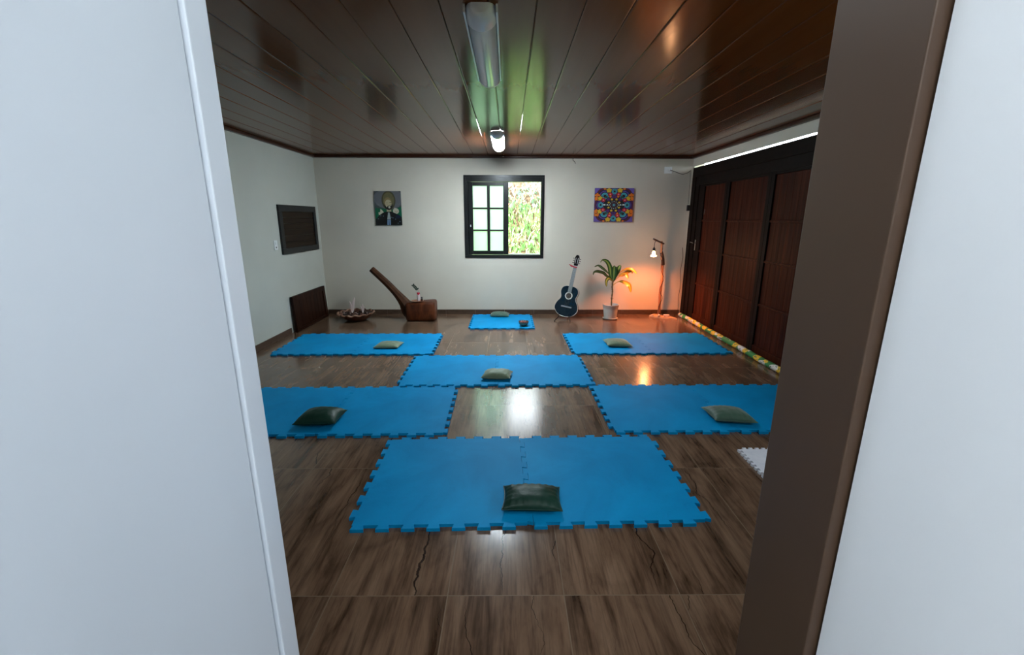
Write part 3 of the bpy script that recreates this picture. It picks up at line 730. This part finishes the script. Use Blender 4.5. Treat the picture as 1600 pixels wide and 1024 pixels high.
for pts, dy, w, mm, peak in leaves:
    n0 = len(pts)
    p = smoothpts([(x - PX, dy * (i / (n0 - 1)) , z) for i, (x, z) in enumerate(pts)], 6); bm = B(); lay = bm.verts.layers.float.new('u'); prev = None; n = len(p)
    for i, q in enumerate(p):
        f = i / (n - 1)
        wd = w * (.16 + .84 * max(0, math.sin(PI * min(1, max(0, (f - (peak - .5) * .9)) / (1.0 if peak <= .5 else (1.0 - (peak - .5) * .9))))) ** .9)
        if f > .93: wd *= (1 - f) / .07 + .05
        tg = (p[min(i + 1, n - 1)] - p[max(i - 1, 0)]).normalized(); sd = tg.cross(Vector((0, -1, 0.35))).normalized() * wd; sd += Vector((0, -.25 * wd, 0))
        row = []
        for k, (c, lift) in enumerate(((-1, .25), (-.5, .08), (0, 0), (.5, .08), (1, .25))):
            v = bm.verts.new(q + sd * c + Vector((0, -lift * wd * .6, lift * wd * .2 + math.sin(f * 14) * .0015 * c))); v[lay] = (c + 1) / 2; row.append(v)
        if prev:
            for a in range(4): bm.faces.new((prev[a], prev[a + 1], row[a + 1], row[a]))
        prev = row
    o = obj('leaf', bm, M[mm], t, True, sm_angle=80)
    if mm == 'leafyellow': o['label'] = 'yellowing drooping leaf'

# ------------------------------------------------------------------ branch lamp stand
LY = 7.08
t = thing('branch_lamp_stand', 'rustic branch floor lamp with hanging lit bulb on plank base in right corner', 'lamp', (2.47, LY, 0))
def lp(x, z, y=LY): return (x - 2.47, y - LY, z)
bm = prism(B(), [(-.145, .02), (-.03, .145), (.15, .10), (.235, -.215), (.02, -.13)], 2, .0, .024); obj('base_plank', bm, M['plank'], t)
obj('post', tube(B(), smoothpts([lp(2.480, .024), lp(2.476, .2), lp(2.470, .368), lp(2.476, .55), lp(2.474, .72), lp(2.466, .875)]), .023, 10), M['post'], t, True)
obj('upper_branch', tube(B(), smoothpts([lp(2.472, .86, 7.06), (.0 - .022, -.04, .98), (-.055, -.04, 1.08)], 4), [.028] * 4 + [.026] * 4 + [.016], 8), M['postdark'], t, True)
obj('top_stick', tube(B(), [lp(2.424, .94, 7.02), lp(2.412, 1.08, 7.02), lp(2.405, 1.235, 7.02)], [.012, .017, .017], 8), M['post'], t, True)
obj('arm', tube(B(), [lp(2.193, 1.278, 6.765), lp(2.31, 1.238, 6.88), lp(2.432, 1.196, 6.995)], .014, 8), M['postdark'], t, True)
obj('cord', tube(B(), smoothpts([lp(2.210, 1.15, 6.76), lp(2.212, 1.21, 6.76), lp(2.235, 1.246, 6.775), lp(2.32, 1.228, 6.865), lp(2.415, 1.20, 6.985), lp(2.418, 1.08, 6.99), lp(2.39, 1.03, 6.985), lp(2.435, .95, 6.99), lp(2.438, .78, 7.03), lp(2.500, .64, 7.05), lp(2.450, .46, 7.05), lp(2.499, .32, 7.05), lp(2.452, .16, 7.05), lp(2.48, .06, 7.04), lp(2.56, .036, 7.04)], 5), .0045, 6), M['black'], t, True)
bm = lathe(B(), [(0, .06), (.006, .06), (.012, .045), (.02, .035), (.021, .0), (0, 0)], 16, (2.210 - 2.47, 6.76 - LY, 1.100)); bs = obj('bulb_socket', bm, M['black'], t, True)
bm = lathe(B(), [(.014, .075), (.016, .060), (.021, .044), (.022, .03), (.018, .024), (.014, .022), (0, .022)], 18, (2.210 - 2.47, 6.76 - LY, 1.027)); obj('bulb_neck', bm, M['bulbglass'], bs, True)
bm = lathe(B(), [(0, .021), (.016, .020), (.034, .012), (.043, .004), (.041, -.006), (.028, -.011), (0, -.013)], 24, (2.210 - 2.47, 6.76 - LY, 1.024)); obj('bulb', bm, M['bulbon'], bs, True)
def lump(name, x, y, sx, sy, sz, label, seed, boxy=False, cat='stone', z=.0245):
    bm = B(); rr = random.Random(seed)
    bmesh.ops.create_icosphere(bm, subdivisions=2, radius=1)
    for v in bm.verts:
        p = v.co.copy()
        if boxy: p = Vector([math.copysign(abs(c) ** .45, c) for c in p])
        p *= 1 + .14 * noise.noise(p * 2 + Vector((seed, 0, 0)))
        v.co = Vector((p.x * sx, p.y * sy, max(p.z, -.85) * sz + sz * .85))
    o = obj(name, bm, M['stone'], smooth=True, sm_angle=35); o.location = (x, y, z); return tag(o, label, cat)
lump('pale_stone', 2.372, 7.07, .022, .018, .012, 'small flat pale stone, leftmost on the lamp plank base', 1)
lump('pale_stone', 2.452, 6.99, .026, .020, .022, 'rounded pale stone at foot of the lamp post', 2)
lump('power_socket', 2.575, 6.985, .046, .026, .022, 'blocky pale power socket on the right of lamp plank base', 3, True, 'socket')
bm = tube(B(), smoothpts([(2.63, 7.00, .036), (2.70, 7.06, .03), (2.76, 7.12, .008), (2.80, 7.20, .008)]), .004, 6)
tag(obj('floor_cable', bm, M['black'], smooth=True), 'black cable running from lamp base across floor to the corner', 'cable')

# ------------------------------------------------------------------ draught roll
pts = [(2.852, 7.13, .018)]; rr = [.012]
y = 7.10
while y > 3.3:
    pts.append((2.844 + .004 * math.sin(y * 5), y, .034)); rr.append(.034 + .0018 * math.sin(y * 31)); y -= .05
pts.append((2.846, y, .02)); rr.append(.012)
tag(obj('draught_roll', tube(B(), pts, rr, 14), M['tube'], smooth=True, sm_angle=60), 'long flowered green, yellow and white fabric draught roll along the dark door', 'draught stopper')

# ------------------------------------------------------------------ paintings
def ell(cx, cy, rx, ry, n=20, a0=0, a1=2 * PI): return [(cx + rx * math.cos(a0 + (a1 - a0) * k / n), cy + ry * math.sin(a0 + (a1 - a0) * k / n)) for k in range(n + (0 if abs(a1 - a0 - 2 * PI) < 1e-6 else 1))]
def painting(name, label, x0, z0, w, h, layers, colors, edgecol):
    t = thing(name, label, 'painting', (x0 + w / 2, YB, z0))
    obj('canvas', bx((-w / 2, -.022, 0), (w / 2, -.001, h), .001), edgecol, t)
    bm = B(); mats = []
    names = list(colors); 
    for nme in names: mats.append(mat(name + '_paint_' + nme, colors[nme], .38))
    depth = -.0222
    for cn, poly in layers:
        poly = [(min(max(u, 0), 1), min(max(v, 0), 1)) for u, v in poly]
        vs = []
        for (u, v) in poly:
            co = Vector((-w / 2 + u * w, depth, v * h))
            if not vs or (vs[-1].co - co).length > 1e-5: vs.append(bm.verts.new(co))
        if len(vs) > 2 and (vs[0].co - vs[-1].co).length < 1e-5: bm.verts.remove(vs.pop())
        if len(vs) > 2: f = bm.faces.new(vs); f.material_index = names.index(cn)
        depth -= .00002
    me = bpy.data.meshes.new('painted_picture')
    bm.to_mesh(me); bm.free()
    for m_ in mats: me.materials.append(m_)
    o = bpy.data.objects.new('painted_picture', me); link(o, t)
    return t
full = [(0, 0), (1, 0), (1, 1), (0, 1)]
Lr = [('grey', full), ('greyl', ell(.55, .78, .60, .30)), ('olived', ell(.53, .73, .265, .28)), ('green', [(0, .18), (1, .18), (1, .56), (.84, .50), (.62, .46), (.3, .50), (0, .51)]),
 ('olived', ell(.53, .73, .25, .27)), ('olive', ell(.53, .74, .215, .225)), ('hair', ell(.50, .67, .15, .155))]
for k in range(9): a = -1.2 + k * .3; Lr.append(('olived', [(.53 + .10 * math.sin(a), .78), (.53 + .20 * math.sin(a) - .004, .93 - abs(a) * .05), (.53 + .20 * math.sin(a) + .004, .93 - abs(a) * .05)]))
Lr += [('black', ell(.52, .575, .155, .115)), ('skin', [(.44, .38), (.62, .38), (.60, .52), (.45, .52)]), ('black', ell(.53, .56, .125, .115)), ('skin', ell(.515, .635, .125, .12)), ('black', ell(.55, .525, .09, .06)), ('skin', ell(.55, .535, .045, .04)), ('white', ell(.55, .533, .028, .018)),
 ('brow', [(.43, .655), (.50, .66), (.50, .668), (.43, .665)]), ('black', [(.56, .665), (.64, .67), (.64, .678), (.56, .675)]), ('brow', [(.44, .61), (.49, .60), (.49, .606), (.44, .616)]), ('brow', [(.57, .61), (.62, .615), (.62, .62), (.57, .616)]),
 ('skinp', [(.13, .30), (.12, .38), (.19, .39), (.20, .48), (.25, .46), (.33, .38), (.22, .32)]), ('skinp', ell(.79, .42, .115, .085)), ('skinp', [(.72, .46), (.74, .52), (.80, .49)]), ('brow', ell(.80, .415, .055, .03)), ('skinp', ell(.80, .42, .045, .024)),
 ('black', [(0, 0), (1, 0), (1, .24), (.90, .31), (.72, .37), (.62, .405), (.42, .40), (.30, .375), (.14, .29), (.03, .19), (0, .17)]),
 ('shirt', [(.44, .17), (.47, .30), (.49, .38), (.54, .38), (.56, .30), (.58, .17)]), ('jean', [(.43, 0), (.44, .16), (.575, .16), (.57, 0)]), ('black', [(.495, 0), (.50, .12), (.51, .12), (.515, 0)]), ('navy', ell(.86, .25, .09, .05))]
for (u, v) in ((.2, .28), (.3, .27), (.6, .235), (.66, .22), (.76, .18), (.92, .11), (.85, .06), (.1, .19)): Lr.append(('sky', ell(u, v, .022, .012, 8)))
for (u, v, du) in ((.17, .60, -.07), (.22, .58, -.05), (.76, .60, .02), (.82, .60, .05), (.88, .61, .07)): Lr.append(('white', [(u, v - .03), (u + du, v + .05), (u + du * .7, v + .03)]))
painting('figure_painting', 'painting of bearded haloed figure in black robe, left of window', -2.132, 1.464, .418, .525, Lr,
 dict(grey=(.05, .058, .06), greyl=(.115, .12, .135), green=(.0, .10, .045), olived=(.055, .052, .022), olive=(.13, .115, .05), hair=(.22, .16, .065), skin=(.42, .36, .22), skinp=(.50, .46, .34), black=(.003, .003, .003), white=(.55, .57, .58), brow=(.16, .10, .05), shirt=(.28, .32, .32), jean=(.12, .20, .33), navy=(.004, .008, .03), sky=(.10, .16, .22)), mat('canvas_edge_dark', (.05, .06, .055), .6))
Ly = [('corner', full)]
def around(fn, n=8, a0=0):
    for k in range(n): fn(a0 + k * 2 * PI / n, k)
def pt(a, r): return (.5 + r * 1.0 * math.cos(a), .5 + r * 1.0 * math.sin(a))
def fans(R0, seq):
    for cn, rad in seq:
        def f(a, k):
            rr_ = R0 * (1.10 if k % 2 else 1.0); c = pt(a, rr_ * (.98 if k % 2 else 1.0)); Ly.append((cn, ell(c[0], c[1], rad * (.95 if k % 2 == 0 else 1.15), rad, 24)))
        around(f)
Ly.append(('maroon', ell(.5, .5, .50, .50, 32)))
for (cx, cy) in ((.26, .76), (.74, .76), (.26, .24), (.74, .24)): 
    for cn, r in (('black', .25), ('maroon', .24), ('black', .20), ('navy', .185), ('violet', .15), ('navy', .138), ('black', .11), ('cyan', .10), ('teal', .075), ('cyan', .06), ('black', .045)): Ly.append((cn, ell(cx, cy, r * .92, r, 24)))
for (cx, cy) in ((.5, .9), (.5, .1), (.13, .5), (.87, .5)):
    for cn, r in (('maroon', .18), ('navy', .155), ('violet', .115), ('navy', .105), ('cyan', .08), ('teal', .062), ('cyan', .045), ('black', .032)): Ly.append((cn, ell(cx + (.03 if cx < .3 else -.03 if cx > .7 else 0), cy, r * .85, r, 24)))
Ly.append(('black', ell(.5, .5, .27, .28, 32)))
def blob(cn, u, v, r, ol=True):
    if ol: Ly.append(('black', ell(u, v, r * 1.18, r * 1.2, 14)))
    Ly.append((cn, [(u + r * (1 + .18 * math.sin(5 * a)) * math.cos(a), v + r * (1 + .18 * math.sin(5 * a)) * math.sin(a)) for a in [2 * PI * k / 20 for k in range(20)]]))
for su in (-1, 1):
    for sv in (-1, 1):
        blob('orange', .5 + su * .435, .5 + sv * .27, .072); blob('orange', .5 + su * .445, .5 + sv * .19, .062); blob('yellow', .5 + su * .355, .5 + sv * .19, .062); blob('red', .5 + su * .275, .5 + sv * .145, .054); blob('pink', .5 + su * .275, .5 + sv * .145, .018, False)
        blob('yellow', .5 + su * .14, .5 + sv * .43, .066); blob('red', .5 + su * .105, .5 + sv * .31, .056); blob('orange', .5 + su * .095, .5 + sv * .25, .032); blob('pink', .5 + su * .105, .5 + sv * .315, .02, False); blob('orange', .5 + su * .25, .5 + sv * .475, .03)
        blob('yellow', .5 + su * .06, .5 + sv * .165, .030); blob('yellow', .5 + su * .135, .5 + sv * .075, .028); blob('purple', .5 + su * .15, .5 + sv * .17, .045); blob('purple', .5 + su * .03, .5 + sv * .235, .04); blob('green', .5 + su * .2, .5 + sv * .24, .03)
for su in (-1, 1):
    Ly.append(('white', [(.5 + su * .10, .52), (.5 + su * .16, .485), (.5 + su * .10, .50)])); Ly.append(('white', [(.5 + su * .13, .50), (.5 + su * .18, .53), (.5 + su * .19, .48)])); Ly.append(('white', [(.5 + su * .22, .53), (.5 + su * .31, .505), (.5 + su * .22, .48)])); blob('teal', .5 + su * .205, .505, .016)
around(lambda a, k: Ly.append(('white', ell(*pt(a, .105), .010, .012, 8))), 12)
for cn, r in (('maroon', .075), ('black', .062), ('teal', .048), ('black', .034), ('cyan', .026), ('white', .008)): Ly.append((cn, ell(.5, .5, r * .9, r, 20)))
painting('mandala_painting', 'colourful mandala painting on purple canvas, right of the window', 1.368, 1.527, .622, .520, Ly,
 dict(corner=(.13, .09, .38), maroon=(.10, .006, .03), black=(.004, .004, .008), navy=(.02, .008, .10), violet=(.20, .11, .48), cyan=(.06, .42, .52), teal=(.02, .14, .20), orange=(.70, .17, .01), yellow=(.62, .42, .02), red=(.48, .01, .03), pink=(.80, .25, .30), purple=(.07, .015, .15), green=(.01, .08, .05), white=(.6, .72, .66)), mat('canvas_edge_purple', (.05, .02, .10), .6))

# ------------------------------------------------------------------ outside: planted bank behind the window
def bank_z(x, y):
    f = max(0, y - 9.0); return -.3 + min(2.85, f * 2.1) + .12 * noise.noise(Vector((x * .9, y * .9, 0)))
bm = B(); nx, ny = 40, 40; g_ = {}
for i in range(nx + 1):
    for j in range(ny + 1):
        x = -9 + 18 * i / nx; y = 7.5 + 8 * j / ny; g_[i, j] = bm.verts.new((x, y, bank_z(x, y)))
for i in range(nx):
    for j in range(ny): bm.faces.new((g_[i, j], g_[i + 1, j], g_[i + 1, j + 1], g_[i, j + 1]))
struct('ground_bank', bm, M['ground'], smooth=True, sm_angle=60)
struct('ground', bx((-30, -30, -.45), (30, 40, -.35)), noisy('ground_green', (.10, .14, .05), (.16, .2, .08), (1, 1, 1), .9))
rnd = random.Random(3)
def blades(name, label, cat, cnt, ylo, yhi, hl, wl, m, lean=.5, xr=(-3.2, 3.4)):
    bm = B()
    for _ in range(cnt):
        x = rnd.uniform(*xr); y = rnd.uniform(ylo, yhi); z = bank_z(x, y); h = rnd.uniform(*hl); w = rnd.uniform(*wl)
        a = rnd.uniform(0, 2 * PI); d = Vector((math.cos(a), math.sin(a) - .6, 0)) * h * lean * rnd.uniform(.3, 1.4); s = Vector((-math.sin(a + rnd.uniform(-1, 1)), math.cos(a), 0)) * w
        p0 = Vector((x, y, z - .02)); p1 = p0 + d * .35 + Vector((0, 0, h * .6)); p2 = p0 + d + Vector((0, 0, h * rnd.uniform(.6, 1)))
        v = [bm.verts.new(q) for q in (p0 - s * .5, p0 + s * .5, p1 + s, p1 - s, p2)]
        bm.faces.new((v[0], v[1], v[2], v[3])); bm.faces.new((v[3], v[2], v[4]))
    return tag(obj(name, bm, m), label, cat, kind='stuff')
def gm(name, a, b):
    return noisy(name, a, b, (3, 3, 3), .6)
blades('grass', 'bright yellow green grass low on the bank outside the window', 'grass', 6000, 9.0, 10.0, (.12, .30), (.012, .024), gm('grass_green', (.20, .48, .14), (.60, .82, .45)))
blades('dry_grass', 'brownish dry stems in the middle of the bank outside', 'dry grass', 2500, 9.70, 10.25, (.08, .22), (.008, .016), gm('dry_straw', (.34, .22, .15), (.80, .62, .52)), .9)
blades('bank_foliage', 'pale mint green leaves high on the bank outside', 'foliage', 6000, 9.95, 11.4, (.08, .20), (.018, .038), gm('mint_leaves', (.18, .42, .26), (.62, .84, .68)), 1.0)

# ------------------------------------------------------------------ light
w = bpy.data.worlds.new('World'); S.world = w; w.use_nodes = True
bg = w.node_tree.nodes['Background']; bg.inputs[0].default_value = (.86, .94, 1.0, 1); bg.inputs[1].default_value = 12
sun = bpy.data.lights.new('sun', 'SUN'); sun.energy = 24; sun.angle = R(3); sun.color = (1, .95, .86)
so = bpy.data.objects.new('sun', sun); COL.objects.link(so); so.rotation_euler = (R(50), 0, R(-62))
def portal(loc, rot, sx, sy):
    l = bpy.data.lights.new('daylight_portal', 'AREA'); l.shape = 'RECTANGLE'; l.size = sx; l.size_y = sy; l.cycles.is_portal = True
    o = bpy.data.objects.new('daylight_portal', l); COL.objects.link(o); o.location = loc; o.rotation_euler = rot
portal((-.07, YB + .16, 1.6), (R(-90), 0, 0), 1.3, 1.3)
portal((-.015, -1.2, 2.92), (0, 0, 0), .95, 1.5)  # over the added open top of the hall
portal((XR + .16, 1.7, 1.7), (R(90), 0, R(90)), 1.4, .92)
# the hanging reflector bulb throws its light downwards
sp = bpy.data.lights.new('bulb_light', 'SPOT'); sp.energy = 105; sp.color = (1.0, .25, .07); sp.spot_size = R(165); sp.spot_blend = 1.0; sp.shadow_soft_size = .03
o = bpy.data.objects.new('bulb_light', sp); COL.objects.link(o); o.location = (2.210, 6.76, .998)

# ------------------------------------------------------------------ camera
cam = bpy.data.cameras.new('camera'); co = bpy.data.objects.new('camera', cam); COL.objects.link(co); S.camera = co
cam.sensor_fit = 'HORIZONTAL'; cam.sensor_width = 36; cam.lens = 687 / 1600 * 36; cam.clip_start = .02
co.matrix_world = Matrix.Translation((0, 0, 1.57)) @ Matrix.Rotation(R(-.45), 4, 'Z') @ Matrix.Rotation(R(90 - 13.9), 4, 'X') @ Matrix.Rotation(R(.15), 4, 'Z')
S.view_settings.view_transform = 'Standard'; S.view_settings.look = 'None'; S.view_settings.gamma = 1; S.view_settings.use_curve_mapping = False
S.view_settings.exposure = 0
S.cycles.max_bounces = 10; S.cycles.diffuse_bounces = 5; S.cycles.glossy_bounces = 4; S.cycles.transmission_bounces = 8
S.cycles.use_denoising = True; S.cycles.sample_clamp_indirect = 8
S.cycles.caustics_reflective = False; S.cycles.caustics_refractive = False
